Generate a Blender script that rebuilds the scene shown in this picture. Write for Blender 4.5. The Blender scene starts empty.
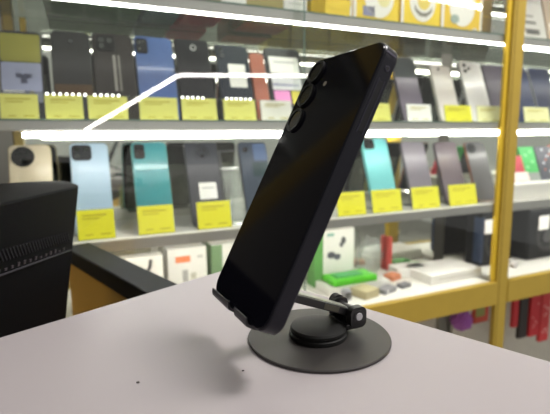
import bpy, bmesh, math, random
from mathutils import Vector, Matrix
R = math.radians
random.seed(4)
sc = bpy.context.scene
COL = sc.collection.objects

# ------------------------------------------------------------------ materials
def lin(h):
    h = h.lstrip('#'); o = []
    for i in (0, 2, 4):
        c = int(h[i:i+2], 16)/255
        o.append(c/12.92 if c <= .04045 else ((c+.055)/1.055)**2.4)
    return (*o, 1)
_m = {}
def mat(name, col, rough=.5, metal=0., coat=0., noise=0., nscale=60., bump=0., spec=.5, emit=0., trans=0.):
    if name in _m: return _m[name]
    m = bpy.data.materials.new(name); m.use_nodes = True
    nt = m.node_tree; b = nt.nodes['Principled BSDF']
    c = lin(col) if isinstance(col, str) else col
    b.inputs['Base Color'].default_value = c
    b.inputs['Roughness'].default_value = rough
    b.inputs['Metallic'].default_value = metal
    b.inputs['Coat Weight'].default_value = coat
    b.inputs['Coat Roughness'].default_value = .05
    b.inputs['Specular IOR Level'].default_value = spec
    b.inputs['Transmission Weight'].default_value = trans
    if noise or bump:
        tc = nt.nodes.new('ShaderNodeTexCoord'); n = nt.nodes.new('ShaderNodeTexNoise')
        n.inputs['Scale'].default_value = nscale; n.inputs['Detail'].default_value = 4
        nt.links.new(tc.outputs['Object'], n.inputs['Vector'])
        if noise:
            mx = nt.nodes.new('ShaderNodeMix'); mx.data_type = 'RGBA'
            mx.inputs[6].default_value = c
            mx.inputs[7].default_value = (*[v*(1-noise) for v in c[:3]], 1)
            nt.links.new(n.outputs['Fac'], mx.inputs[0]); nt.links.new(mx.outputs[2], b.inputs['Base Color'])
        if bump:
            bp = nt.nodes.new('ShaderNodeBump'); bp.inputs['Strength'].default_value = bump
            bp.inputs['Distance'].default_value = .001
            nt.links.new(n.outputs['Fac'], bp.inputs['Height']); nt.links.new(bp.outputs['Normal'], b.inputs['Normal'])
    if emit:
        b.inputs['Emission Color'].default_value = c; b.inputs['Emission Strength'].default_value = emit
    _m[name] = m; return m
def glass(name, tint, ior=1.45, rough=.0, extra=0., gl=1.):
    m = bpy.data.materials.new(name); m.use_nodes = True; nt = m.node_tree; nt.nodes.clear()
    o = nt.nodes.new('ShaderNodeOutputMaterial'); t = nt.nodes.new('ShaderNodeBsdfTransparent')
    g = nt.nodes.new('ShaderNodeBsdfGlossy'); mx = nt.nodes.new('ShaderNodeMixShader'); lw = nt.nodes.new('ShaderNodeLayerWeight'); lw.inputs['Blend'].default_value = .5
    pw = nt.nodes.new('ShaderNodeMath'); pw.operation = 'POWER'; pw.inputs[1].default_value = 5
    f = nt.nodes.new('ShaderNodeMath'); f.operation = 'MULTIPLY_ADD'; f0 = ((ior-1)/(ior+1))**2
    f.inputs[1].default_value = 1-f0; f.inputs[2].default_value = f0
    nt.links.new(lw.outputs['Facing'], pw.inputs[0]); nt.links.new(pw.outputs[0], f.inputs[0])
    g.inputs['Roughness'].default_value = rough
    t.inputs['Color'].default_value = (*tint, 1); g.inputs['Color'].default_value = (gl, gl, gl, 1)
    nt.links.new(f.outputs[0], mx.inputs[0]); nt.links.new(t.outputs[0], mx.inputs[1]); nt.links.new(g.outputs[0], mx.inputs[2])
    last = mx
    if extra:
        d = nt.nodes.new('ShaderNodeBsdfDiffuse'); d.inputs['Color'].default_value = (.8, .84, .8, 1)
        m2 = nt.nodes.new('ShaderNodeMixShader'); m2.inputs[0].default_value = extra
        nt.links.new(mx.outputs[0], m2.inputs[1]); nt.links.new(d.outputs[0], m2.inputs[2]); last = m2
    nt.links.new(last.outputs[0], o.inputs['Surface'])
    return m
def emission(name, col, s):
    m = bpy.data.materials.new(name); m.use_nodes = True; nt = m.node_tree; nt.nodes.clear()
    o = nt.nodes.new('ShaderNodeOutputMaterial'); e = nt.nodes.new('ShaderNodeEmission')
    e.inputs['Color'].default_value = col; e.inputs['Strength'].default_value = s
    nt.links.new(e.outputs[0], o.inputs['Surface']); return m
def mirror(name, tint, rough):
    m = bpy.data.materials.new(name); m.use_nodes = True; nt = m.node_tree; nt.nodes.clear()
    o = nt.nodes.new('ShaderNodeOutputMaterial'); e = nt.nodes.new('ShaderNodeBsdfGlossy')
    e.inputs['Color'].default_value = (*tint, 1); e.inputs['Roughness'].default_value = rough
    nt.links.new(e.outputs[0], o.inputs['Surface']); return m

YEL = mat('yellow_powder_coat', '#b3983a', .45, noise=.12, nscale=30)
YEL2 = mat('yellow_stile', '#d2b02c', .4)
WHITE = mat('white_board', '#e6e3dd', .5)
WHITEP = mat('white_card', '#eceae6', .45)
BLACK = mat('black_plastic', '#17171a', .45, bump=.15, nscale=900)
BLACKM = mat('black_matte', '#1b1a1b', .6)
DARKG = mat('dark_grey', '#3a3a3d', .4)
GREY = mat('grey_plastic', '#85858a', .4)
ALU = mat('brushed_aluminium', '#b9b7b4', .35, metal=.5, noise=.1, nscale=200)
TAG = mat('yellow_tag_paper', '#e6e02a', .6, noise=.06, nscale=120)
TAGP = mat('pale_yellow_tag_paper', '#e2df72', .55, noise=.06, nscale=120)
TAGPRINT = mat('tag_print', '#b3a51c', .7)
ACRY = glass('clear_acrylic', (.86, .88, .86), 1.49, .02, .16)
GLASS_DOOR = glass('door_glass', (.95, .965, .95), 1.5)
GLASS_EDGE = mat('glass_edge', '#5d7a70', .2, spec=.6)
GLASS_SHELF = glass('shelf_glass', (.86, .90, .85), 1.5, .03, .02, .35)
MIRROR = mirror('mirror_glass', (.80, .81, .75), .03)
LED = emission('led_light', (1, .965, .92, 1), 27)
LED_GLINT = emission('led_glint', (1, .98, .94, 1), 5)  # glow of the dots that imitate LED reflections
TUBE = emission('ceiling_tube', (1, .93, .92, 1), 45)
def pm(h, rough=.45, coat=.08, metal=0., noise=0.):
    dark = sum(lin(h)[:3]) < .25
    return mat('finish_'+h, '#'+h, .3 if dark else rough, metal=metal, coat=0 if dark else coat, noise=noise, nscale=40, spec=.12 if dark else .4)
def card(h): return mat('card_'+h, '#'+h, .5)
LENS = mat('lens_glass', '#07080b', .06, coat=1)
LENSRING = mat('lens_ring', '#4a4a50', .25, metal=.8)
SCREEN = mat('screen_glass', '#08090b', .05, coat=1)

# ------------------------------------------------------------------ mesh helpers
def nb(): return bmesh.new()
def box(bm, x0, x1, y0, y1, z0, z1, bev=0., seg=2):
    r = bmesh.ops.create_cube(bm, size=1)
    for v in r['verts']:
        v.co = Vector((x0+(v.co.x+.5)*(x1-x0), y0+(v.co.y+.5)*(y1-y0), z0+(v.co.z+.5)*(z1-z0)))
    if bev:
        es = list({e for v in r['verts'] for e in v.link_edges})
        bmesh.ops.bevel(bm, geom=es, offset=bev, segments=seg, profile=.5, affect='EDGES')
    return bm
def loft(bm, rings, cap=True):
    vr = [[bm.verts.new(p) for p in ring] for ring in rings]
    n = len(vr[0])
    for a, b in zip(vr, vr[1:]):
        for i in range(n):
            bm.faces.new((a[i], a[(i+1) % n], b[(i+1) % n], b[i]))
    if cap:
        bm.faces.new(list(reversed(vr[0]))); bm.faces.new(vr[-1])
    return bm
def rr(w, h, r, cx=0., cz=0., seg=6):
    pts = []
    for sx, sz, a0 in ((1, 1, 0), (-1, 1, 90), (-1, -1, 180), (1, -1, 270)):
        for k in range(seg+1):
            a = R(a0+90*k/seg)
            pts.append((cx+sx*(w/2-r)+r*math.cos(a), cz+sz*(h/2-r)+r*math.sin(a)))
    return pts
def slab(bm, w, h, r, y0, y1, cx=0., cz=0., bev=.0008, seg=6):
    """rounded rectangle in x,z extruded along y with softened edges"""
    rings = []
    for y, ins in ((y0, bev), (y0+bev*.3, bev*.3), (y0+bev, 0), (y1-bev, 0), (y1-bev*.3, bev*.3), (y1, bev)):
        rings.append([(x, y, z) for x, z in rr(w-2*ins, h-2*ins, max(r-ins, .0002), cx, cz, seg)])
    return loft(bm, rings)
def cyl(bm, p0, p1, r0, r1=None, seg=20, cap=True):
    p0, p1 = Vector(p0), Vector(p1); r1 = r0 if r1 is None else r1
    d = (p1-p0).normalized(); a = d.orthogonal().normalized(); b = d.cross(a)
    rings = [[p+(a*math.cos(t)+b*math.sin(t))*r for t in [2*math.pi*i/seg for i in range(seg)]] for p, r in ((p0, r0), (p1, r1))]
    return loft(bm, rings, cap)
def tube(bm, pts, r, seg=8):
    pts = [Vector(p) for p in pts]; rings = []; prev = None
    for i, p in enumerate(pts):
        d = (pts[min(i+1, len(pts)-1)]-pts[max(i-1, 0)]).normalized()
        a = d.orthogonal().normalized() if prev is None else (prev-d*prev.dot(d)).normalized()
        prev = a; b = d.cross(a)
        rings.append([p+(a*math.cos(t)+b*math.sin(t))*r for t in [2*math.pi*k/seg for k in range(seg)]])
    return loft(bm, rings)
def lathe(bm, prof, seg=48, c=(0, 0, 0)):
    rings = [[(c[0]+r*math.cos(2*math.pi*i/seg), c[1]+r*math.sin(2*math.pi*i/seg), c[2]+z) for i in range(seg)] for r, z in prof]
    return loft(bm, rings)
def obj(name, bm, m, parent=None, smooth=False, mw=None, kind=None, label=None):
    bmesh.ops.recalc_face_normals(bm, faces=bm.faces)
    me = bpy.data.meshes.new(name); bm.to_mesh(me); bm.free()
    me.materials.append(m)
    if smooth:
        for p in me.polygons: p.use_smooth = True
        try: me.set_sharp_from_angle(angle=R(20))
        except Exception: pass
    o = bpy.data.objects.new(name, me); COL.link(o)
    if parent: o.parent = parent
    if mw is not None: o.matrix_world = mw
    if kind: o['kind'] = kind
    if label: o['label'] = label
    return o
def tag(o, label, cat, group=None):
    o['label'] = label; o['category'] = cat
    if group: o['group'] = group
    return o
def thing(name, label, cat, mw, group=None):
    o = bpy.data.objects.new(name, None); COL.link(o); o.empty_display_size = .02
    o.matrix_world = mw
    return tag(o, label, cat, group)
def copy_tree(o, mw=None, parent=None):
    c = o.copy(); COL.link(c)
    if parent is not None: c.parent = parent
    if mw is not None: c.matrix_world = mw
    for ch in [x for x in bpy.data.objects if x.parent == o]:
        copy_tree(ch, None, c)
    return c

# ------------------------------------------------------------------ directions of the place
CA = R(66.418)
E_ = Vector((math.sin(CA), math.cos(CA), 0)); M_ = Vector((-math.cos(CA), math.sin(CA), 0))
ANG = math.atan2(E_.y, E_.x)
def cab(s, m, z, lean=0., turn=0.):
    return Matrix.Translation(E_*s+M_*m+Vector((0, 0, z))) @ Matrix.Rotation(ANG+turn, 4, 'Z') @ Matrix.Rotation(-lean, 4, 'X')
CAB0 = cab(0, 0, 0)
Z_FLOOR = -1.18
Z_TOP, Z_MID, Z_LOW, Z_BASE, Z_COUNTER = .240, .035, -.168, -.372, -.125

# ------------------------------------------------------------------ camera
cd = bpy.data.cameras.new('camera'); co = bpy.data.objects.new('camera', cd); COL.link(co)
cd.sensor_width = 36; cd.lens = 441.55/550*36; cd.clip_start = .01
co.matrix_world = Matrix.Rotation(R(90-8.6136), 4, 'X') @ Matrix.Rotation(R(-.7373), 4, 'Z')
cd.dof.use_dof = True; cd.dof.focus_distance = .285; cd.dof.aperture_fstop = 9.5
sc.camera = co
sc.cycles.transparent_max_bounces = 32

# ------------------------------------------------------------------ shell
def struct(name, bm, m, mw=None):
    return obj(name, bm, m, mw=mw, kind='structure')
FLOORM = mat('floor_tile', '#8f8a84', .35, noise=.2, nscale=6)
struct('floor', box(nb(), -2.6, 4.5, -6, 1.60, Z_FLOOR-.05, Z_FLOOR), FLOORM, CAB0)
struct('wall_back', box(nb(), -2.6, 4.5, 1.55, 1.60, Z_FLOOR, 1.7), mat('wall_paint', '#8d8a80', .8, noise=.08, nscale=4), CAB0)
struct('wall_left', box(nb(), -2.65, -2.6, -6, 1.60, Z_FLOOR, 1.7), mat('wall_dark', '#4a4336', .8, noise=.15, nscale=5), CAB0)

# ------------------------------------------------------------------ display cabinets
MF, MB = .775, 1.0
def cabinet(root, s0, s1, panes):
    P = root
    def b(name, s_0, s_1, m0, m1, z0, z1, m, bev=.001, par=P):
        return obj(name, box(nb(), s_0, s_1, m0, m1, z0, z1, bev), m, par)
    b('rail', s0, s1, .772, .7885, -.429, -.3685, YEL)
    b('rail', s0, s1, .772, .7885, .46, .52, YEL)
    b('rail', s0, s1, .772, .7885, Z_FLOOR+.001, Z_FLOOR+.10, YEL)
    b('base_board', s0, s1, .789, MB, Z_BASE-.012, Z_BASE, WHITE)
    b('top_board', s0, s1, .80, MB, .50, .515, YEL)
    b('back_mirror', s0, s1, MB, MB+.006, Z_BASE, .50, MIRROR, 0)
    b('lower_back_panel', s0, s1, .95, .958, Z_FLOOR+.1, Z_BASE-.012, PEG, 0)
    b('lower_base', s0, s1, .80, .95, Z_FLOOR+.09, Z_FLOOR+.10, WHITE, 0)
    return P
# grid panel with fine lines
PEG = bpy.data.materials.new('grid_panel'); PEG.use_nodes = True
nt = PEG.node_tree; bs = nt.nodes['Principled BSDF']; bs.inputs['Roughness'].default_value = .6
tc = nt.nodes.new('ShaderNodeTexCoord'); bk = nt.nodes.new('ShaderNodeTexBrick'); mp = nt.nodes.new('ShaderNodeMapping')
mp.inputs['Rotation'].default_value = (R(90), 0, 0); mp.inputs['Scale'].default_value = (1, 1, 1)
bk.offset = 0; bk.inputs['Scale'].default_value = 40; bk.inputs['Mortar Size'].default_value = .035
bk.inputs['Brick Width'].default_value = .5; bk.inputs['Row Height'].default_value = .5
for i, c in ((1, '#d3d1c4'), (2, '#cfcdc0'), (3, '#a19f94')): bk.inputs[i].default_value = lin(c)
nt.links.new(tc.outputs['Object'], mp.inputs['Vector']); nt.links.new(mp.outputs[0], bk.inputs['Vector']); nt.links.new(bk.outputs['Color'], bs.inputs['Base Color'])

main = thing('display_cabinet', 'yellow framed glass display cabinet filled with phones on lit shelves', 'display cabinet', CAB0)
cabinet(main, -.118, .958, 2)
side = thing('display_cabinet', 'next yellow display cabinet at the right edge beyond the yellow post', 'display cabinet', CAB0)
cabinet(side, .998, 2.1, 1)
def post(s0, s1, par):
    o = obj('post', box(nb(), s0, s1, .774, .7885, Z_FLOOR, .6, .002), YEL, par)
    obj('groove', box(nb(), s0+.007, s0+.0095, .7735, .776, Z_FLOOR+.02, .6), mat('groove_shadow', '#7d6412', .6), o)
    return o
post(-.158, -.118, main); post(.958, .998, main); post(2.1, 2.14, side)
obj('post', box(nb(), -.114, -.098, .985, .997, Z_BASE, .455, .002), YEL, main)
obj('post', box(nb(), -.087, -.077, .989, .997, Z_TOP-.04, Z_TOP-.006, .002), YEL2, main)
obj('door_stile', box(nb(), .945, .957, .780, .7875, -.366, .46, .0015), YEL2, main)
lk = obj('door_lock', cyl(nb(), (1.010, .7735, -.328), (1.010, .764, -.328), .009, .0085), mat('lock_cap', '#e8e6e0', .3), side, True)
def door(s0, s1, m, par):
    d = obj('door_glass', box(nb(), s0, s1, m, m+.0005, -.366, .46), GLASS_DOOR, par)
    return d
door(-.118, .405, .778, main); door(.385, .944, .785, main); door(.999, 2.1, .778, side)
obj('door_edge', box(nb(), .405, .4062, .778, .7815, -.366, .46), GLASS_EDGE, main)
def shelf(s0, s1, z, prof, led, par, g=GLASS_SHELF, lz=None, lr=.0045, lm=.794, l0=None):
    o = obj('shelf', box(nb(), s0, s1, .800, .997, z-.006, z), g, par)
    obj('shelf_edge', box(nb(), s0, s1, .789, .800, z-prof, z, .001), ALU, o)
    obj('shelf_lip', box(nb(), s0, s1, .7885, .8005, z, z+.0025), GLASS_EDGE if g is GLASS_SHELF else WHITE, o)
    if led:
        obj('led_strip', box(nb(), s0+.02 if l0 is None else l0, s1-.005, lm, lm+2*lr, lz-lr*.9, lz+lr*.9, .001), LED, o)
    return o
SHELF_LOW = mat('lower_shelf_board', '#d2d0ca', .25, noise=.12, nscale=15)
shelf(-.117, .992, Z_TOP, .0175, True, main, lz=.2205, lr=.0017, l0=-.062)
shelf(-.117, .992, Z_MID, .016, True, main, lz=.0125, lr=.0042, l0=-.080)
shelf(-.117, .945, Z_LOW, .018, True, main, SHELF_LOW, lz=Z_LOW-.0105, lr=.0045, lm=.802)  # its LED strip is unseen, added behind the edge to brighten the base goods
shelf(-.117, .992, .455, .016, True, main, lz=.434, lr=.0045, l0=.10)  # shelf above the view, added with its LED to brighten the top shelf goods
shelf(.995, 2.098, .455, .016, True, side, lz=.434, lr=.0022)  # same added shelf and LED out of view, in the right cabinet
shelf(.995, 2.098, Z_TOP, .0175, True, side, lz=.2195, lr=.004)
shelf(.995, 2.098, Z_MID, .016, True, side, lz=.0125, lr=.0042)
shelf(.995, 2.098, Z_LOW, .022, True, side, SHELF_LOW, lz=Z_LOW-.0105, lr=.0045, lm=.802)  # hidden LED under this shelf likewise added for brightness below

# ------------------------------------------------------------------ phones on show
PW = .070
def phone(label, s, z, body, frame=None, w=PW, l=.160, lean=20., m=.845, cam=None, extra=None, roll=0., cat='phone', group=None, turn=0.):
    """root at the lower back edge; the face towards the shop is at y = -T"""
    T = .008
    root = thing('display_phone', label, cat, cab(s, m, z+.0006, R(lean), turn), group)
    frame = frame or body
    obj('frame', slab(nb(), w, l, .009, -T, 0, 0, l/2, .0012), frame, root, True)
    obj('back_cover', slab(nb(), w-.002, l-.002, .0085, -T-.0009, -T+.0002, 0, l/2, .0005), body, root, True)
    obj('screen', slab(nb(), w-.003, l-.003, .0085, -.0001, .0005, 0, l/2, .0002), SCREEN, root)
    for c in (cam or []):
        kind, x, zz, a, bb, mm = c
        if kind == 'rect':
            o = obj('camera_bump', slab(nb(), a, bb, min(a, bb)*.25, -T-.0027, -T-.0007, x, l+zz, .0006), mm, root, True)
            for k, (lx, lz) in enumerate(((-.22, .2), (-.22, -.2), (.22, .2))):
                obj('camera_lens', cyl(nb(), (x+lx*a, -T-.0034, l+zz+lz*bb), (x+lx*a, -T-.0025, l+zz+lz*bb), min(a, bb)*.17), LENS, o, True)
        elif kind == 'round':
            o = obj('camera_bump', cyl(nb(), (x, -T-.0032, l+zz), (x, -T-.0007, l+zz), a*.93, a, 32), mm, root, True)
            obj('bump_ring', lathe_y(a*.97, a*.90, -T-.0036, -T-.0028, x, l+zz), LENSRING, o, True)
            for lx, lz in ((-.35, .3), (.35, .3), (0, -.4)):
                obj('camera_lens', cyl(nb(), (x+lx*a, -T-.0040, l+zz+lz*a), (x+lx*a, -T-.0030, l+zz+lz*a), a*.24), LENS, o, True)
        elif kind == 'lens':
            obj('camera_ring', lathe_y(a, a*.72, -T-.0025, -T-.0006, x, l+zz), mm, root, True)
            obj('camera_lens', cyl(nb(), (x, -T-.0018, l+zz), (x, -T-.0006, l+zz), a*.74), LENS, root, True)
    for q in (extra or []):
        nm, x, zz, a, bb, mm = q
        obj(nm, slab(nb(), a, bb, min(a, bb)*.06, -T-.0013, -T-.0008, x, zz, .0001, 2), mm, root)
    return root
def lathe_y(ro, ri, y0, y1, cx, cz, seg=28):
    bm = nb(); rings = []
    for r, y in ((ri, y1), (ri, y0), (ro, y0), (ro, y1)):
        rings.append([(cx+r*math.cos(2*math.pi*i/seg), y, cz+r*math.sin(2*math.pi*i/seg)) for i in range(seg)])
    rings.append(rings[0])
    bm = loft(bm, rings, False); bmesh.ops.remove_doubles(bm, verts=bm.verts, dist=1e-6); return bm
WS = card('f0eeea')
t2 = 'phones on the middle shelf'; t3 = 'phones on the lower shelf'
z2, z3 = Z_MID, Z_LOW
phone('dark phone with olive and lavender screen picture at the far left of the middle shelf', -.0795, z2, pm('2c2c30'), pm('24242a'), w=.063, group=t2,
      extra=[('screen_picture', 0, .128, .059, .052, card('8a8426')), ('screen_picture', 0, .075, .059, .052, card('9a9fbe')), ('screen_picture', .003, .077, .024, .008, card('4a4e6c')),
             ('screen_picture', .003, .069, .010, .012, card('4a4e6c')), ('screen_picture', 0, .040, .059, .02, card('6a6d7c')), ('screen_picture', -.012, .049, .03, .004, WS), ('screen_picture', .014, .047, .007, .007, card('d8cc3a'))])
phone('black phone with a single silver camera dot, second on the middle shelf', -.0015, z2, pm('2b2b2b', .15), pm('232323'), w=.064, l=.166, group=t2, cam=[('lens', 0, -.020, .0035, 0, LENSRING)],
      extra=[('brown_band', 0, .055, .06, .02, pm('4d3a26'))])  # flat brown band across the lower back cover
phone('black brown phone with square camera block beside the blue phone', .0685, z2, pm('302c2a', .15), pm('252322'), l=.168, group=t2, cam=[('rect', -.012, -.021, .032, .030, pm('141414'))],
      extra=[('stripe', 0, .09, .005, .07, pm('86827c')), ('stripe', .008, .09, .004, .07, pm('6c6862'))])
phone('bright blue phone on the middle shelf', .1415, z2, pm('3f5f9f', .3, .3, 0, .35), pm('34507f'), l=.168, group=t2, cam=[('rect', -.022, -.021, .021, .031, pm('14161c'))])
phone('black phone with a silver ring camera at its centre top', .215, z2, pm('1b1b1f', .2), pm('151518'), w=.068, l=.169, group=t2, cam=[('lens', .002, -.018, .006, 0, pm('b8b8b8'))])
phone('dark navy phone with a white square sticker on its back', .2955, z2, pm('1a2230', .2), pm('141a24'), w=.068, l=.164, group=t2, cam=[('lens', -.022, -.012, .005, 0, LENSRING), ('lens', -.022, -.026, .005, 0, LENSRING)],
      extra=[('sticker', .006, .096, .036, .05, WS)])
phone('orange brown phone seen edge on between navy phone and sticker phone', .3485, z2, pm('a5502f', .4), pm('8f4527'), w=.032, l=.15, group=t2)
phone('black framed phone with white label and pink and yellow spec stickers', .409, z2, pm('26262a'), pm('1d1d20'), w=.082, l=.165, group=t2,
      extra=[('label_sheet', 0, .125, .068, .038, WS), ('label_sheet', 0, .083, .068, .028, card('e8e8ee')), ('sticker', -.003, .080, .060, .005, card('5a6cc0')), ('sticker', -.015, .052, .036, .030, card('ee8fd0')), ('sticker', .020, .052, .026, .030, card('e9d838')),
             ('print', 0, .132, .05, .004, card('a9a9ae'))])
phone('grey purple phone just right of the big phone, on the middle shelf', .731, z2, pm('6f6674', .25), pm('4e4852'), w=.068, l=.166, group=t2, extra=[('top_band', 0, .138, .066, .05, pm('4c5052'))])
phone('pale pink white phone with one small camera, on the middle shelf', .845, z2, pm('d6cfcb', .25), pm('bab4b0'), w=.066, l=.15, group=t2, cam=[('lens', -.008, -.010, .0035, 0, DARKG)])
phone('white phone with three small cameras near the yellow post', .950, z2, pm('dcd9da', .25), pm('9f9d9f'), w=.076, l=.168, group=t2,
      cam=[('lens', -.022, -.012, .005, 0, DARKG), ('lens', -.022, -.028, .005, 0, DARKG), ('lens', -.008, -.020, .004, 0, DARKG)])
phone('dark purple grey phone half hidden behind the yellow post', 1.031, z2, pm('4f4853', .25), pm('3a353c'), w=.076, l=.165, group=t2)
phone('navy blue phone on the middle shelf just right of the yellow post', 1.118, z2, pm('2b3350', .25), pm('1d2338'), w=.086, l=.165, group=t2)
phone('navy blue phone on the middle shelf at the right photo edge', 1.215, z2, pm('252b45', .25), pm('8a8c94'), w=.086, l=.165, group=t2)

phone('cream gold phone with a big round black camera', -.081, z3, pm('d9ccb0', .25), pm('b7a67c'), w=.067, l=.172, group=t3, cam=[('round', -.011, -.022, .0185, 0, pm('191817'))])
phone('light blue phone with black rectangular camera', .0155, z3, pm('a6bed2', .3), pm('93aabd'), w=.066, l=.174, group=t3, cam=[('rect', -.013, -.019, .034, .030, pm('1e2024'))])
phone('teal phone with slim black camera', .1235, z3, pm('3c8f97', .3, .4, 0, .25), pm('62a39f'), w=.067, l=.174, group=t3, cam=[('rect', -.019, -.019, .020, .030, pm('2a2422'))])
phone('dark grey phone with dark glass top and white square label', .226, z3, pm('4d4d52', .3), pm('3c3c40'), w=.068, l=.173, group=t3, cam=[('round', 0, -.024, .016, 0, pm('2a2c33'))],
      extra=[('glass_top', 0, .148, .066, .046, pm('34363d', .1)), ('label_sheet', .004, .070, .036, .034, WS), ('print', .004, .076, .026, .003, GREY), ('print', .0, .045, .03, .003, GREY)])
phone('dark blue grey phone behind the upper left edge of the big phone', .338, z3, pm('3b4350', .25), pm('2a2f38'), w=.064, l=.172, group=t3, cam=[('lens', -.018, -.018, .006, 0, LENSRING)],
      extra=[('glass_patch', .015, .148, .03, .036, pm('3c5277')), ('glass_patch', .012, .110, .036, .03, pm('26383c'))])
phone('cyan phone with black camera right of the big phone', .655, z3, pm('6fc0c4', .35), pm('5aa7ab'), w=.074, l=.176, group=t3, cam=[('rect', -.018, -.014, .030, .026, pm('2b2a2b'))])
phone('grey violet phone right of the cyan phone', .770, z3, pm('77707a', .3), pm('5c575f'), w=.072, l=.166, group=t3)
phone('brown violet phone at the middle of the right half of the lower shelf', .878, z3, pm('6c6068', .3), pm('544b51'), w=.075, l=.164, group=t3)
phone('dark grey phone with brown edge and round camera, lower shelf beside the yellow post', .982, z3, pm('68676a', .25), pm('7a4630'), w=.072, l=.162, group=t3, cam=[('round', -.018, -.018, .014, 0, pm('24242a'))])

# white step of the next cabinet and the packs on it
st = obj('display_step', box(nb(), 1.03, 1.75, .806, .985, Z_LOW+.0005, -.122, .004), WHITE, mw=CAB0)
tag(st, 'white raised step on the lower shelf of the right cabinet', 'step')
def pack(name, label, cat, s, m, z, w, h, d, mm, arts=(), lean=0., group=None, turn=0., bev=.001):
    """a carton: origin at the front lower edge middle, front face at y = 0; arts sit on the front"""
    root = thing(name, label, cat, cab(s, m, z+.0005, R(lean), turn), group)
    obj('carton', box(nb(), -w/2, w/2, 0, d, 0, h, bev), mm, root)
    for a in arts:
        nm, sh, x, zz, aw, ah, am = a
        if sh == 'r': obj(nm, box(nb(), x-aw/2, x+aw/2, -.0006, .0004, zz-ah/2, zz+ah/2), am, root)
        else:
            bm = nb(); ring = [(x+aw/2*math.cos(t), zz+ah/2*math.sin(t)) for t in [2*math.pi*i/32 for i in range(32)]]
            loft(bm, [[(p[0], -.0006 - .0003*(int(sh[1:] or 1)-1), p[1]) for p in ring], [(p[0], .0004, p[1]) for p in ring]])
            obj(nm, bm, am, root)
    return root
dots = [('print', 'r', x, z, .006, .006, card('d9dce2')) for x, z in ((-.02, .05), (.0, .07), (.015, .04), (-.015, .09), (.02, .085), (0, .025))]
dots2 = [('print', 'r', x, z, .007, .006, card('b5553f')) for x, z in ((-.008, .06), (.012, .075), (-.02, .03), (.022, .1))]
pack('phone_box', 'red and white box leaning on the white step by the yellow post', 'box', 1.108, .835, -.122, .040, .075, .012, card('c23246'), [('lower_band', 'r', 0, .014, .058, .026, card('f0d6d2'))], 20)
pack('phone_box', 'bright green box leaning on the white step', 'box', 1.158, .838, -.122, .060, .100, .012, card('3cae55'),
     [('print', 'r', x, z, .012, .008, card('7fd08c')) for x, z in ((-.012, .04), (.012, .055), (-.01, .075), (.012, .085))]+[('lower_band', 'r', 0, .012, .06, .024, card('8b8f8c'))], 20)
pack('phone_box', 'dark patterned box leaning on the white step at the right edge', 'box', 1.236, .838, -.122, .085, .100, .012, card('464752'), dots+dots2, 20)

# acrylic stands that carry the phones
def stand_proto(label, s, z, lean, m, w=.05, l=.12):
    root = thing('phone_easel', label, 'phone stand', cab(s, m, z+.0003), 'clear phone easels in the cabinet')
    rot = Matrix.Rotation(-R(lean), 4, 'X')
    bm = box(nb(), -w/2, w/2, .0012, .0032, .004, l); bm.transform(rot); obj('back_plate', bm, ACRY, root)
    bm = box(nb(), -w/2, w/2, -.012, .055, 0, .0002); obj('foot_plate', bm, ACRY, root)
    y = math.sin(R(lean))*l*.8
    bm = nb(); tube(bm, [(0, y+.004, l*.74), (0, .053, .001)], .0016, 6); obj('strut', bm, ACRY, root)
    return root
easels = [(-.0795, z2, 'far left screen phone'), (-.0015, z2, 'black phone with one camera dot'), (.0685, z2, 'black brown phone'), (.1415, z2, 'bright blue phone'), (.215, z2, 'black ring camera phone'),
          (.2955, z2, 'navy sticker phone'), (.409, z2, 'phone with pink and yellow stickers'), (.731, z2, 'grey purple middle shelf phone'), (.845, z2, 'pale pink white phone'), (.950, z2, 'white three camera phone'),
          (-.081, z3, 'cream gold phone'), (.0155, z3, 'light blue phone'), (.1235, z3, 'teal phone'), (.226, z3, 'dark grey labelled phone'), (.338, z3, 'dark blue grey phone'), (.655, z3, 'cyan phone'), (.770, z3, 'grey violet phone'), (.878, z3, 'brown violet phone')]
proto = None
for s, z, nm in easels:
    lab = 'clear acrylic easel holding up the '+nm
    if proto is None: proto = stand_proto(lab, s, z, 20, .845)
    else:
        c = copy_tree(proto, cab(s, .845, z+.0003)); c['label'] = lab
c = copy_tree(proto, cab(.291, .845, z3+.0003)); c['label'] = 'empty clear acrylic easel right of the dark grey labelled phone'
for ch in [x for x in bpy.data.objects if x.parent == c]:
    if ch.name.startswith('back_plate'):
        obj('easel_rim', (lambda b: (b.transform(Matrix.Rotation(-R(20), 4, 'X')), b)[1])(box(box(nb(), -.026, -.023, .0012, .0034, .004, .158), -.026, .012, .0012, .0034, .155, .158)), DARKG, c)

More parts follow.
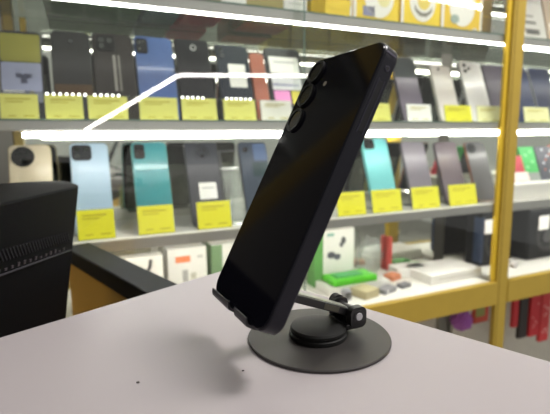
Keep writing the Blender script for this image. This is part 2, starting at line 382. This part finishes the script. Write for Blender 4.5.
# ------------------------------------------------------------------ price tags
def price_tag(label, s, z, w, h, m=.812, paper=TAG, lean=12, group='yellow price tags'):
    root = thing('price_tag', label, 'price tag', cab(s, m, z+.0004, R(lean)), group)
    obj('holder', box(box(nb(), -w/2-.001, w/2+.001, .0012, .0022, .0, h+.001), -w/2-.001, w/2+.001, .0022, .013, .0025, .0035), ACRY, root)
    obj('paper', box(nb(), -w/2, w/2, .0002, .0010, .0015, h), paper, root)
    bm = nb()
    box(bm, -w*.36, w*.30, -.0001, .0003, h*.80, h*.84); box(bm, -w*.36, w*.1, -.0001, .0003, h*.70, h*.73); box(bm, -w*.30, -w*.1, -.0001, .0003, h*.16, h*.2); box(bm, w*.1, w*.38, -.0001, .0003, h*.16, h*.2)
    obj('print', bm, TAGPRINT, root)
    return root
for s0, s1, nm, pp in [(-.109, -.056, 'yellow price tag below the far left screen phone', TAGP), (-.046, .010, 'yellow price tag below the black phone with one camera dot', TAGP),
                   (.018, .081, 'yellow price tag below the black brown phone', TAGP), (.101, .167, 'yellow price tag below the bright blue phone', TAGP), (.175, .240, 'yellow price tag below the black ring camera phone', TAGP),
                   (.254, .318, 'pale yellow price tag below the navy sticker phone', TAGP), (.33, .396, 'white price tag below the pink and yellow sticker phone', card('e6e4da')),
                   (.551, .640, 'yellow price tag on the middle shelf, just right of the big phone', TAGP), (.688, .758, 'white price tag below the grey purple phone', WS), (.800, .885, 'yellow price tag below the pale pink white phone', TAG),
                   (.905, .985, 'pale yellow price tag below the white three camera phone', card('e8e6b0')), (1.072, 1.169, 'pale yellow price tag below the navy phones of the right cabinet', card('e4e1a8'))]:
    price_tag(nm, (s0+s1)/2, Z_MID, s1-s0, .043, paper=pp, group='price tags on the middle shelf')
for s0, s1, nm in [(-.013, .047, 'yellow price tag below the light blue phone'), (.087, .151, 'yellow price tag below the teal phone'), (.196, .262, 'yellow price tag below the dark grey labelled phone'),
                   (.505, .578, 'yellow price tag just right of the big phone on the lower shelf'), (.597, .679, 'yellow price tag below the cyan phone'), (.711, .794, 'yellow price tag below the grey violet phone'), (.826, .917, 'yellow price tag below the brown violet phone')]:
    price_tag(nm, (s0+s1)/2, Z_LOW, s1-s0, .053, group='price tags on the lower shelf')

# added glowing dots, with their carrier, standing in for LED reflections at the tags
dl = thing('reflected_led_dots', 'row of tiny glowing dots imitating LED reflections above the left middle shelf price tags', 'reflected lights', CAB0)
obj('added_wire', (lambda b: tube(b, [(-.03, .8245, .0775), (.33, .8245, .0775)], .0008, 6))(nb()), ACRY, dl)
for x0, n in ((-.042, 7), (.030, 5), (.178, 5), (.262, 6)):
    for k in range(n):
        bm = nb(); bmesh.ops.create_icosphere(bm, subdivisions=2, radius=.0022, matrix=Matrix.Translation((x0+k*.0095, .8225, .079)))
        obj('glint_dot', bm, LED_GLINT, dl)
obj('added_bracket', box(box(nb(), -.048, -.046, .823, .826, Z_MID+.0005, .079), .33, .332, .823, .826, Z_MID+.0005, .079), ACRY, dl)

# ------------------------------------------------------------------ goods on the top shelf
zt = Z_TOP+.0025
pic = [card('f2efe8'), card('ead27a'), card('8f8fae'), card('4c4a52'), card('a8bd6c'), card('c9b14a'), card('6f8aa0')]
YB = card('f3d238')
pack('accessory_box', 'yellow box with dark grey upper half on the top shelf, leftmost of the yellow boxes', 'box', .506, .82, zt, .064, .13, .06, YB,
     [('dark_panel', 'r', -.002, .085, .056, .09, card('55505a')), ('yellow_swoosh', 'o', .0, .034, .062, .03, YB), ('white_edge', 'r', .0295, .065, .005, .128, pic[0])])
pack('accessory_box', 'yellow box with white round label and lilac square, second of the yellow boxes', 'box', .600, .82, zt, .117, .13, .06, YB,
     [('round_label', 'o', .006, .060, .078, .096, pic[0]), ('picture', 'r', -.020, .024, .030, .020, pic[2]), ('picture', 'o2', .018, .055, .035, .04, card('ece3a8')), ('white_edge', 'r', -.055, .065, .007, .128, pic[0])])
pack('accessory_box', 'yellow box with a white oval holding a dark curved emblem, third of the yellow boxes', 'box', .720, .82, zt, .111, .13, .06, YB,
     [('round_label', 'o', .004, .060, .074, .090, pic[0]), ('picture', 'o2', .006, .044, .050, .034, card('8d8a80')), ('picture', 'o3', .006, .056, .050, .044, pic[0]), ('picture', 'o4', .006, .060, .036, .040, card('e6cf6a')), ('picture', 'r', .006, .030, .024, .008, card('9a8f78')), ('white_edge', 'r', -.052, .065, .007, .128, pic[0])])
pack('accessory_box', 'yellow box with white oval and green blue spot, rightmost of the yellow boxes', 'box', .842, .82, zt, .126, .13, .06, card('edc63a'),
     [('round_label', 'o', .000, .062, .080, .094, pic[0]), ('picture', 'o2', -.022, .030, .026, .020, card('a3b3ac')), ('picture', 'r', .0, .088, .03, .012, card('8c877e')), ('picture', 'o2', .042, .008, .016, .014, card('d9d0c4')), ('white_edge', 'r', -.059, .065, .008, .128, pic[0]), ('white_edge', 'r', .060, .065, .006, .128, pic[0])])
pack('cardboard_box', 'plain brown cardboard box on the top shelf left of the yellow post', 'box', .932, .835, zt, .048, .14, .10, card('8c7440'), [('tape', 'r', 0, .05, .048, .004, card('a98a3a'))])
pack('cardboard_box', 'olive carton with an orange underside on the top shelf behind the white cards', 'box', .385, .90, zt, .110, .14, .085, card('8d8450'), [('front_panel', 'r', 0, .07, .10, .12, card('968c55'))])
obj('bottom_panel', box(nb(), -.052, .052, .002, .083, -.0004, .0002), card('f0845a'), [o for o in bpy.data.objects if o.get('label', '').startswith('olive carton')][0])
pack('phone_box', 'red box on the top shelf seen through the glass from below', 'box', .245, .88, zt, .075, .11, .095, card('e8405c'), [('front_panel', 'r', 0, .06, .07, .09, card('8f8660'))])
pack('phone_box', 'grey blue box on the top shelf seen through the glass from below', 'box', .165, .885, zt, .065, .11, .10, card('a0bac8'))
pack('phone_box', 'wide dark green box on the top shelf seen through the glass from below', 'box', .042, .885, zt, .165, .11, .108, card('7fa874'))
pack('price_card', 'white card standing on the top shelf edge, left of the other white card', 'card', .278, .812, zt, .048, .03, .002, WS)
pack('price_card', 'white card standing on the top shelf edge near the yellow boxes', 'card', .403, .812, zt, .050, .027, .002, WS, [('print', 'r', 0, .018, .03, .002, card('c9c8c4'))])
for s, w, nm in ((.031, .020, 'leftmost'), (.115, .026, 'middle'), (.293, .030, 'rightmost')):
    o = obj('shelf_clip', box(nb(), -w/2, w/2, 0, .016, 0, .004, .0005), mat('clip_yellow', '#e0cf3a', .4), mw=cab(s, .86, Z_TOP+.0004))
    tag(o, nm+' of three small yellow clips under the glass of the top shelf', 'clip', 'yellow clips on the top shelf')
o = pack('tablet_case', 'grey case leaning on the top shelf behind the yellow post', 'case', .974, .845, zt, .03, .14, .012, card('9a9a98'), [], 22)
# right cabinet, top shelf
pack('phone_box', 'grey white box with dark printed lines on the top shelf right of the yellow post', 'box', 1.110, .83, zt, .105, .13, .03, card('b4b0aa'),
     [('print', 'r', .0, .030, .05, .014, card('4a4846')), ('print', 'r', -.01, .055, .055, .008, card('66635f')), ('print', 'r', -.015, .073, .05, .006, card('7d7a76')), ('print', 'r', .0, .012, .08, .003, card('aaa7a2'))], 15)
pack('phone_box', 'beige box on the top shelf at the right photo edge', 'box', 1.225, .83, zt, .11, .13, .03, card('a8937e'), [('print', 'r', 0, .05, .09, .02, card('dcd8d0'))], 15)

# ------------------------------------------------------------------ goods on the base board
zb = Z_BASE
p_ = pack('accessory_pack', 'white accessory packet with dark cables, left of the orange labelled box', 'box', .076, .90, zb, .128, .142, .03, card('dedbd3'), [('print', 'r', .03, .03, .04, .012, card('b98d7a'))])
for x in (-.034, .034):
    bm = nb(); tube(bm, [(x+.006, -.002, .135), (x+.003, -.003, .12), (x-.006, -.003, .105), (x-.008, -.003, .092)], .0032); obj('cable', bm, DARKG, p_, True)
pack('earphone_box', 'white boxed earphones with an orange label, left of the big phone', 'box', .197, .93, zb, .085, .143, .05, card('e0dfd9'),
     [('orange_label', 'r', -.010, .119, .032, .014, card('de7f52')), ('picture', 'r', -.006, .082, .012, .026, card('a6a6a2')), ('picture', 'r', .012, .080, .012, .014, card('b8b6a8')), ('print', 'r', .028, .122, .012, .006, card('b9b9b4'))])
p_ = pack('accessory_box', 'white box with green side behind the left edge of the big phone', 'box', .330, .945, zb, .150, .140, .045, card('dcdbd4'))
obj('green_side', box(nb(), -.0755, -.050, -.0006, .044, .001, .139), card('6e8c64'), p_)
p_ = pack('earbud_box', 'white earbud box with green side and dark earbud pictures right of the big phone', 'box', .577, .945, zb, .118, .146, .04, card('e6e4de'),
     [('print', 'r', -.012, .133, .02, .008, card('7fb3a0')), ('picture', 'o', .026, .115, .014, .020, card('4a4a50')), ('picture', 'o', .020, .105, .012, .014, card('5a5a60')), ('picture', 'o', -.010, .080, .024, .018, card('4d4b58')), ('picture', 'o', .008, .074, .020, .016, card('565464'))])
obj('green_side', box(nb(), -.0595, -.034, -.0007, .039, .001, .145), card('5d9a4e'), p_)
pack('flat_box', 'flat white box under the bright green tray', 'box', .595, .872, zb, .15, .020, .07, card('e3e1da'))
t_ = thing('green_tray', 'bright green tray lying on a flat white box beside the big phone', 'tray', cab(.597, .874, zb+.021))
obj('tray_body', box(nb(), -.062, .062, 0, .062, 0, .016, .003), mat('green_plastic', '#52c41c', .4), t_)
obj('tray_insert', box(nb(), -.045, .030, .015, .05, .0155, .0185, .001), card('4aa860'), t_)
t_ = thing('camera_gadget', 'round white gadget with a black lens below the green tray', 'gadget', cab(.548, .845, zb))
bm = nb(); lathe(bm, [(.011, 0.0003), (.013, .003), (.013, .020), (.010, .024)], 24); obj('housing', bm, GREY, t_, True)
obj('lens', cyl(nb(), (-.003, -.0145, .013), (-.003, -.0115, .013), .007), LENS, t_, True)
pack('small_box', 'small beige box lying on the base board next to the hinge', 'box', .607, .822, zb, .048, .020, .05, card('b5aa86'), turn=.25)
pack('flat_box', 'white folded leaflet box behind the beige box', 'box', .668, .872, zb, .055, .018, .04, card('eeece7'), turn=-.15)
pack('charger', 'grey charger lying in front of the orange pack on the base board', 'charger', .668, .832, zb, .048, .012, .028, GREY, [('pin', 'r', -.012, .006, .006, .006, WS)], turn=.3)
pack('small_box', 'small orange pack lying on the base board', 'box', .745, .905, zb, .038, .014, .03, card('d98a63'), turn=.3)
pack('adapter', 'small dark grey adapter right of the grey charger', 'charger', .728, .845, zb, .032, .010, .02, card('77777c'), turn=.2)
pack('case', 'dark oval case right of the bright green tray', 'case', .700, .895, zb, .034, .010, .016, card('5c5a62'), turn=.1, bev=.004)
o = obj('stylus', (lambda b: tube(b, [(-.03, 0, .003), (.03, .006, .003)], .003))(nb()), DARKG, mw=cab(.835, .945, zb)); tag(o, 'dark stylus lying on the base board behind the white box', 'stylus')
pack('flat_box', 'large flat white box on the base board left of the yellow post', 'box', .880, .832, zb, .175, .026, .11, card('ebe8e4'), [('print', 'r', 0, .013, .12, .004, card('cfcac4'))], bev=.002)
pack('flat_box', 'white flat box lying behind the orange pack', 'box', .800, .91, zb, .085, .026, .05, card('efeeea'), turn=-.1)
pack('small_box', 'dull green flat box near the mirror on the base board', 'box', .848, .965, zb, .055, .016, .028, card('57a350'))
pack('lipstick_box', 'narrow red upright box by the mirror', 'box', .782, .98, zb, .010, .098, .015, card('cf4f4a'))
bm = nb(); bmesh.ops.create_icosphere(bm, subdivisions=3, radius=1)
for v in bm.verts:
    k = 1+.12*math.sin(9*v.co.x+3*v.co.z)*math.cos(7*v.co.z)
    v.co = Vector((v.co.x*.042*k, v.co.y*.016*k, .058+v.co.z*.057*k))
o = obj('plastic_bag', bm, glass('bag_film', (.85, .88, .88), 1.45, .1, .12), mw=cab(.690, .955, zb), smooth=True); tag(o, 'clear crumpled plastic packet next to the earbud box', 'bag')
def speaker(label, s, hw=.085, m=.885, d=.105):
    r = thing('speaker_box', label, 'speaker', cab(s, m, zb), 'black speakers on the base board')
    obj('cabinet_body', box(nb(), -hw, hw, 0, d, .0005, .158, .006), mat('speaker_black', '#15171a', .5, spec=.12), r)
    obj('cone', lathe_y(.05, .035, -.002, .003, 0, .07), BLACKM, r, True); obj('dust_cap', cyl(nb(), (0, -.003, .07), (0, .002, .07), .02), DARKG, r, True)
    return r
r = speaker('black speaker with white tag left of the yellow post', 1.10, .06, .90, .06)
obj('white_tag', box(nb(), -.053, -.012, -.0035, -.0025, .097, .138), WS, r)
obj('blue_side', box(nb(), -.0605, -.052, -.0006, .03, .01, .145, .002), card('1f3454'), r)
r = speaker('black speaker with white tag right of the yellow post', 1.300)
obj('white_tag', box(nb(), .0-.045, .0, -.0035, -.0025, .092, .135), WS, r)

# ------------------------------------------------------------------ hanging goods under the rail
def hanging(label, s, w, z0, z1, m, col, arts=(), cat='pack'):
    r = thing('hanging_pack', label, cat, cab(s, m, z0), 'packs hanging under the rail')
    obj('packet', box(nb(), -w/2, w/2, 0, .012, 0, z1-z0, .002), col, r)
    bm = nb(); tube(bm, [(0, .006, z1-z0-.004), (0, .03, z1-z0+.012), (0, .95-m, z1-z0+.012)], .0015, 6); obj('hook', bm, ALU, r)
    for (x, z, a, b, c) in arts: obj('print', box(nb(), x-a/2, x+a/2, -.0006, .0004, z-b/2, z+b/2), c, r)
    return r
RED = card('c02c34')
rp = lambda n, c: [(random.uniform(-.012, .012), random.uniform(.02, .12), .006, .005, c) for k in range(n)]
hanging('narrow red packet hanging right of the yellow post', 1.127, .021, -.55, -.445, .84, RED)
hanging('black narrow packet hanging between the red packets', 1.162, .034, -.59, -.445, .84, card('34312f'))
hanging('wide red packet hanging right of the black packet', 1.204, .042, -.59, -.445, .835, RED, rp(6, card('d98a86')))
hanging('long red packet with pale specks hanging at the right edge', 1.250, .040, -.615, -.445, .835, card('c43a3c'), rp(9, card('e0b0aa')))
r = thing('toy_ball', 'purple fluffy toy ball hanging under the rail', 'toy', cab(.912, .84, -.487))
bm = nb(); bmesh.ops.create_icosphere(bm, subdivisions=4, radius=.028)
for v in bm.verts: v.co *= 1+.12*math.sin(v.co.x*400)*math.sin(v.co.z*430+v.co.y*380)
obj('fluff', bm, card('a05ab0'), r, True)
bm = nb(); tube(bm, [(0, 0, .027), (0, .0, .045), (0, .11, .047)], .0015, 6); obj('hook', bm, ALU, r)
hanging('grey packet hanging left of the purple toy ball', .868, .03, -.53, -.445, .86, card('77786f'))
hanging('red packet with yellow and green window left of the yellow post', 1.0, .054, -.515, -.455, .85, card('c8503c'), [(-.006, .032, .034, .026, card('9aa05a')), (.004, .05, .03, .008, card('5a7a48'))])

# ------------------------------------------------------------------ counter
d1 = Vector((math.sin(R(41.8)), math.cos(R(41.8)), 0)); d2 = Vector((-math.sin(R(46.248)), math.cos(R(46.248)), 0))
Cc = Vector((-.04602, .42396, 0))
def prism(pts, z0, z1, bev=0.):
    bm = nb(); loft(bm, [[(p.x, p.y, z0) for p in pts], [(p.x, p.y, z1) for p in pts]])
    if bev: bmesh.ops.bevel(bm, geom=list(bm.edges), offset=bev, segments=3, profile=.5, affect='EDGES')
    return bm
def quad(o, a0, a1, b0, b1):
    # a along the left edge towards the camera, b along the back edge to the right
    return [o-d1*a0-d2*b0, o-d1*a1-d2*b0, o-d1*a1-d2*b1, o-d1*a0-d2*b1]
ct = thing('counter', 'white topped shop counter carrying the phone on its black stand', 'counter', Matrix.Translation((Cc.x, Cc.y, Z_FLOOR)))
ci = ct.matrix_world.inverted()
def cpart(name, bm, m):
    bm.transform(ci); return obj(name, bm, m, ct)
cpart('counter_top', prism(quad(Cc, 0, .95, 0, .8), Z_COUNTER-.03, Z_COUNTER, .0015), mat('white_laminate', '#a29b9d', .38, noise=.05, nscale=7))
cpart('counter_body', prism(quad(Cc, .02, .93, .02, .78), Z_FLOOR, Z_COUNTER-.03), mat('counter_side', '#cfc8c4', .5))
for x, y, rad, lab in ((-.0730, .2152, .0008, 'tiny dark crumb on the bare left half of the white counter'), (-.0187, .2260, .0006, 'tiny grey crumb on the white counter in front of the disc')):
    bm = nb(); bmesh.ops.create_icosphere(bm, subdivisions=2, radius=rad)
    for v in bm.verts: v.co = Vector((v.co.x*1.2, v.co.y*.9, v.co.z*.6))
    tag(obj('crumb', bm, mat('crumb_dark', '#3a3230', .8), mw=Matrix.Translation((x, y, Z_COUNTER+rad*.55)), smooth=True), lab, 'crumb')

# desk behind the counter
dk = thing('desk', 'tan wooden desk with a raised black topped panel behind the monitor', 'desk', Matrix.Translation((Cc.x, Cc.y, Z_FLOOR)))
di = dk.matrix_world.inverted()
def dpart(name, bm, m):
    bm.transform(di); return obj(name, bm, m, dk)
TAN = mat('tan_wood', '#dcae50', .5, noise=.12, nscale=9)
RO = Cc+d2*.379
dr = (d2+d1*.085).normalized()
def rquad(a0, a1, b0, b1): return [RO-d1*a-dr*b for a, b in ((a0, b0), (a1, b0), (a1, b1), (a0, b1))]
dpart('panel', prism(rquad(-.018, .012, 0, .364), Z_FLOOR, -.184), TAN)
dpart('top_rail', prism(rquad(-.024, .016, 0, .369), -.184, -.161, .002), mat('black_edge', '#202023', .5, spec=.12))
dpart('worktop', prism(quad(Cc, .055, .75, -.34, -.006), -.43, -.40, .002), TAN)
dpart('side_panel', prism(quad(Cc, .70, .74, -.34, -.01), Z_FLOOR, -.43), TAN)

# monitor
mon = thing('monitor', 'black monitor seen from behind at the left photo edge', 'monitor', Matrix.Translation((-.2145, .487, -.0463)) @ Matrix.Rotation(R(10.0), 4, 'Y'))
# local: y runs away from the camera, +x is the back side, z up along the tilt
plan = [(0, -.185), (0, -.008), (-.0015, -.002), (-.005, .003), (-.012, .008), (-.020, .0095), (-.028, .005), (-.037, -.014), (-.045, -.038), (-.050, -.062), (-.053, -.10), (-.054, -.15), (-.054, -.185)]
bm = nb(); hM = .25
def inset(pl, k):
    cx = sum(p[0] for p in pl)/len(pl); cy = sum(p[1] for p in pl)/len(pl)
    return [(p[0]+(k if p[0] < cx else -k), p[1]+(k if p[1] < cy else -k)) for p in pl]
loft(bm, [[(x, y, -hM) for x, y in plan], [(x, y, -.002) for x, y in plan], [(x, y, -.0005) for x, y in inset(plan, .0008)], [(x, y, 0) for x, y in inset(plan, .002)]])
obj('back_shell', bm, mat('monitor_plastic', '#121214', .6, spec=.05, bump=.1, nscale=800), mon, True)
obj('screen', box(nb(), -.0555, -.0535, -.175, -.07, -.235, -.012), SCREEN, mon)
bm = nb()
GR = Matrix.Translation((0, -.01, -.072)) @ Matrix.Rotation(R(-5), 4, 'X')
for k in range(26):
    y = -.012-k*.0050
    sl = box(nb(), -.0006, .0006, -.0008, .0008, -.0065, .0065); sl.transform(GR @ Matrix.Translation((.0002, y, .0165)) @ Matrix.Rotation(R(38), 4, 'X'))
    me = bpy.data.meshes.new('t'); sl.to_mesh(me); sl.free(); bm.from_mesh(me); bpy.data.meshes.remove(me)
obj('vent_grille', bm, mat('vent_grey', '#29282c', .5, spec=.1), mon)
obj('ridge', (lambda b: (b.transform(GR), b)[1])(box(nb(), -.0005, .0016, -.165, 0, -.0008, .0006, .0004)), mat('ridge_grey', '#3a383d', .5, spec=.1), mon)
bm = nb()
for k in range(15):
    y = -.018-k*.0095; h = random.uniform(.001, .004)
    box(bm, 0, .0008, y-.0018, y+.0012, .0025, .0025+h)
bm.transform(GR); obj('port_label', bm, mat('port_grey', '#4a4448', .5, spec=.1), mon)
obj('edge_trim', box(nb(), -.020, -.0165, .0085, .0105, -.235, -.02), GREY, mon)
obj('stand_neck', box(nb(), -.062, -.040, -.13, -.07, -.335, -.20, .003), BLACK, mon)
bm = box(nb(), -.09, .05, -.17, -.03, -.006, .006, .004); bm.transform(Matrix.Translation((-.05, 0, -.345)) @ Matrix.Rotation(R(-10.0), 4, 'Y')); obj('stand_foot', bm, BLACK, mon)

# ------------------------------------------------------------------ phone and its stand
AZ, TH = R(26.4234), R(27.277)
Wv = Vector((math.sin(AZ), -math.cos(AZ), 0)); Hv = Vector((math.cos(AZ), math.sin(AZ), 0)); Uv = Vector((0, 0, 1))*math.cos(TH)+Hv*math.sin(TH)
Nv = Wv.cross(Uv)
O = Vector((-.02393, .23911, -.09515))
def frame_m(o, x, y, z):
    m = Matrix.Identity(4)
    for i in range(3): m[i][0] = x[i]; m[i][1] = y[i]; m[i][2] = z[i]; m[i][3] = o[i]
    return m
PM = frame_m(O, Wv, -Nv, Uv)
L, W, T = .165, .0765, .0102
ph = thing('smartphone', 'large glossy black phone leaning on the black stand, its three cameras facing out', 'phone', PM)
FR = mat('phone_frame', '#171720', .3, metal=.5)
obj('frame', slab(nb(), W, L, .0095, .0004, T, 0, L/2, .0011, 10), FR, ph, True)
obj('back_cover', slab(nb(), W-.0012, L-.0012, .0092, -.0003, .0012, 0, L/2, .0005, 10), mat('phone_back_glass', '#0e0e15', .08, coat=0, spec=.11), ph, True)
obj('screen', slab(nb(), W-.003, L-.003, .008, T-.0004, T+.0004, 0, L/2, .0003, 10), SCREEN, ph)
for k, u in enumerate((.1545, .1380, .1205)):
    x = -.0250
    o = obj('camera_ring', lathe_y(.0080, .0064, -.0020, .0, x, u, 40), mat('main_ring', '#0c0c10', .35, spec=.2), ph, True)
    obj('camera_lens', cyl(nb(), (x, -.0014, u), (x, 0, u), .0065, seg=36), LENS, o, True)
obj('flash', cyl(nb(), (-.0085, -.0006, .1445), (-.0085, .0005, .1445), .0016), mat('flash_cover', '#8d887c', .25), ph, True)
x = W/2
st_ = obj('sim_tray', box(nb(), x-.0004, x+.00022, .0035, .0072, .114, .143, .0002), mat('tray_black', '#0d0d12', .35, metal=.3), ph)
obj('tray_seam', box(box(nb(), x, x+.0003, .0031, .0035, .113, .144), x, x+.0003, .0072, .0076, .113, .144), mat('seam_grey', '#3a3946', .35, metal=.5), st_)
obj('tray_hole', cyl(nb(), (x-.0003, .0056, .1505), (x+.0004, .0056, .1505), .0010), BLACKM, ph)
obj('hole_rim', (lambda b: (b.transform(Matrix.Translation((x+.0001, .0056, .1505)) @ Matrix.Rotation(R(90), 4, 'Z')), b)[1])(lathe_y(.0015, .0011, -.0003, .0003, 0, 0)), mat('rim_grey', '#4c4a58', .3, metal=.6), ph)
bm = box(nb(), x-.0003, x+.00015, .0012, .0078, .158, .1588)
obj('antenna_line', bm, mat('antenna_grey', '#6a6878', .4), ph)

SD = Vector((.02690, .26640, Z_COUNTER))
SM = frame_m(SD, Wv, Hv, Vector((0, 0, 1)))
stt = thing('phone_holder', 'black folding phone stand with a round metal base disc on the white counter', 'phone stand', SM)
DISC = mat('disc_metal', '#393635', .42, metal=.35, noise=.1, nscale=30, bump=.03)
obj('base_disc', lathe(nb(), [(.0445, .0001), (.0450, .0005), (.0450, .0014), (.0445, .0019)], 96), DISC, stt, True)
obj('pad', lathe(nb(), [(.0182, .0019), (.0184, .0024), (.0184, .0044), (.0180, .0048), (.0173, .0050), (.0173, .0054), (.0177, .0058), (.0178, .0074), (.0170, .0086), (.0130, .0095), (.0050, .0097)], 64, (0, -.0005, 0)), mat('pad_rubber', '#161615', .5, spec=.3), stt, True)
HH, HZ = .0218, .0143
bm = nb()
for w0, w1 in ((.0075, .0125), (-.0125, -.0075)):
    ring = rr(.0120, .0135, .0040, HH, HZ-.0008)
    loft(bm, [[(w0, p[0], p[1]) for p in ring], [(w1, p[0], p[1]) for p in ring]])
box(bm, -.0105, .0105, 0.0140, .0255, .0055, .0095, .0008)
obj('hinge_bracket', bm, mat('bracket_black', '#161617', .35), stt, True)
ax = obj('axle', cyl(nb(), (-.0125, HH, HZ), (.0128, HH, HZ), .0040), mat('axle_black', '#1b1b1c', .35), stt, True)
obj('screw_cap', cyl(nb(), (.0126, HH, HZ), (.0134, HH, HZ), .0026, .0023), mat('screw_grey', '#b9b7bb', .3), ax, True, label='pale grey screw cap')
obj('axle_knob', cyl(nb(), (-.0145, HH, HZ+.0025), (-.0095, HH, HZ+.0025), .0048), BLACKM, ax, True)
a0 = Vector((0, HH, HZ)); a1 = Vector((0, -.0420, .0408)); ad = (a1-a0).normalized(); an = Vector((0, -ad.z, ad.y))
if an.z < 0: an = -an
arm_m = frame_m(a0, Vector((1, 0, 0)), ad, an); LA = (a1-a0).length
arm = None
for w0, w1 in ((.0042, .0072), (-.0072, -.0042)):
    bm = box(nb(), w0, w1, -.004, LA, -.0026, .0022, .0006); bm.transform(arm_m)
    obj('arm_rail', bm, mat('arm_black', '#141415', .3), stt)
bm = box(nb(), -.0043, .0043, .004, LA, .0008, .0027, .0003); bm.transform(arm_m); obj('arm_plate', bm, mat('arm_plate', '#8e9086', .3, metal=.3), stt)
bm = box(nb(), .0070, .0074, .0125, .024, -.0018, .0016); bm.transform(arm_m); obj('arm_inset', bm, mat('arm_inset', '#4c4a3e', .35, metal=.3), stt)
# cradle, in the phone's own axes
CM = SM.inverted() @ PM
def cradle(name, bm, m, smooth=False):
    bm.transform(CM); return obj(name, bm, m, stt, smooth)
CR = mat('cradle_black', '#141416', .4)
cradle('cradle_plate', slab(nb(), .062, .074, .006, T+.0006, T+.0034, 0, .036, .0005), CR)
def lip(x0, x1):
    prof = [(T+.0034, -.0004), (T+.0034, -.0020), (.0010, -.0020), (-.0014, -.0016), (-.0026, .0000), (-.0034, .0024), (-.0028, .0028), (-.0018, .0010), (-.0008, -.0002), (.0010, -.0004)]
    bm = nb(); loft(bm, [[(x0, p[0], p[1]) for p in prof], [(x1, p[0], p[1]) for p in prof]]); return bm
LIPM = mat('lip_grey', '#222226', .4)
cradle('cradle_lip', lip(-.032, -.004), LIPM); cradle('cradle_lip', lip(.005, .022), LIPM)
bm = nb(); cyl(bm, (-.012, -.0430, .0408), (.012, -.0430, .0408), .0030); obj('plate_hinge', bm, BLACKM, stt, True)

# ------------------------------------------------------------------ lamps of the shop
def lamp_tube(label, p0, p1, r):
    p0 = E_*p0[0]+M_*p0[1]+Vector((0, 0, p0[2])); p1 = E_*p1[0]+M_*p1[1]+Vector((0, 0, p1[2]))
    d = p1-p0
    root = thing('tube_lamp', label, 'lamp', Matrix.Translation(p0))
    obj('light_tube', cyl(nb(), (0, 0, 0), d, r, seg=10), TUBE, root)
    obj('housing', (lambda b: (tube(b, [Vector((0, 0, r*2.2)), d+Vector((0, 0, r*2.2))], r*1.1)))(nb()), WHITE, root)
lamp_tube('long tube lamp across the shop, mirrored in the cabinet glass', (1.10, -3.61, .743), (2.542, -3.194, .743), .011)
lamp_tube('long tube lamp sloping down across the shop, mirrored in the cabinet glass', (1.08, -3.64, .735), (.094, -5.05, .17), .0145)
lamp_tube('tube lamp near the ceiling, mirrored in the glass before the yellow boxes', (2.80, -1.85, 1.31), (3.437, -1.557, 1.168), .018)
def area(name, p, size, power, col=(1, .96, .93), rot=(0, 0, 0), sy=None):
    d = bpy.data.lights.new(name, 'AREA'); d.energy = power; d.color = col
    d.shape = 'RECTANGLE'; d.size = size; d.size_y = sy or size
    o = bpy.data.objects.new(name, d); COL.link(o); o.location = p; o.rotation_euler = rot; return o
area('ceiling_panel_light', (.15, .1, 1.45), .9, 2.5)
area('ceiling_panel_light', (1.0, .50, 1.5), .45, 42)
area('ceiling_panel_light', (-1.0, -.6, 1.5), .9, 3)

wd = bpy.data.worlds.new('shop_ambient'); sc.world = wd; wd.use_nodes = True
wd.node_tree.nodes['Background'].inputs[0].default_value = (.80, .78, .74, 1)
wd.node_tree.nodes['Background'].inputs[1].default_value = .58

sc.view_settings.view_transform = 'Standard'; sc.view_settings.look = 'None'
sc.view_settings.gamma = 1; sc.view_settings.exposure = 0; sc.view_settings.use_curve_mapping = False
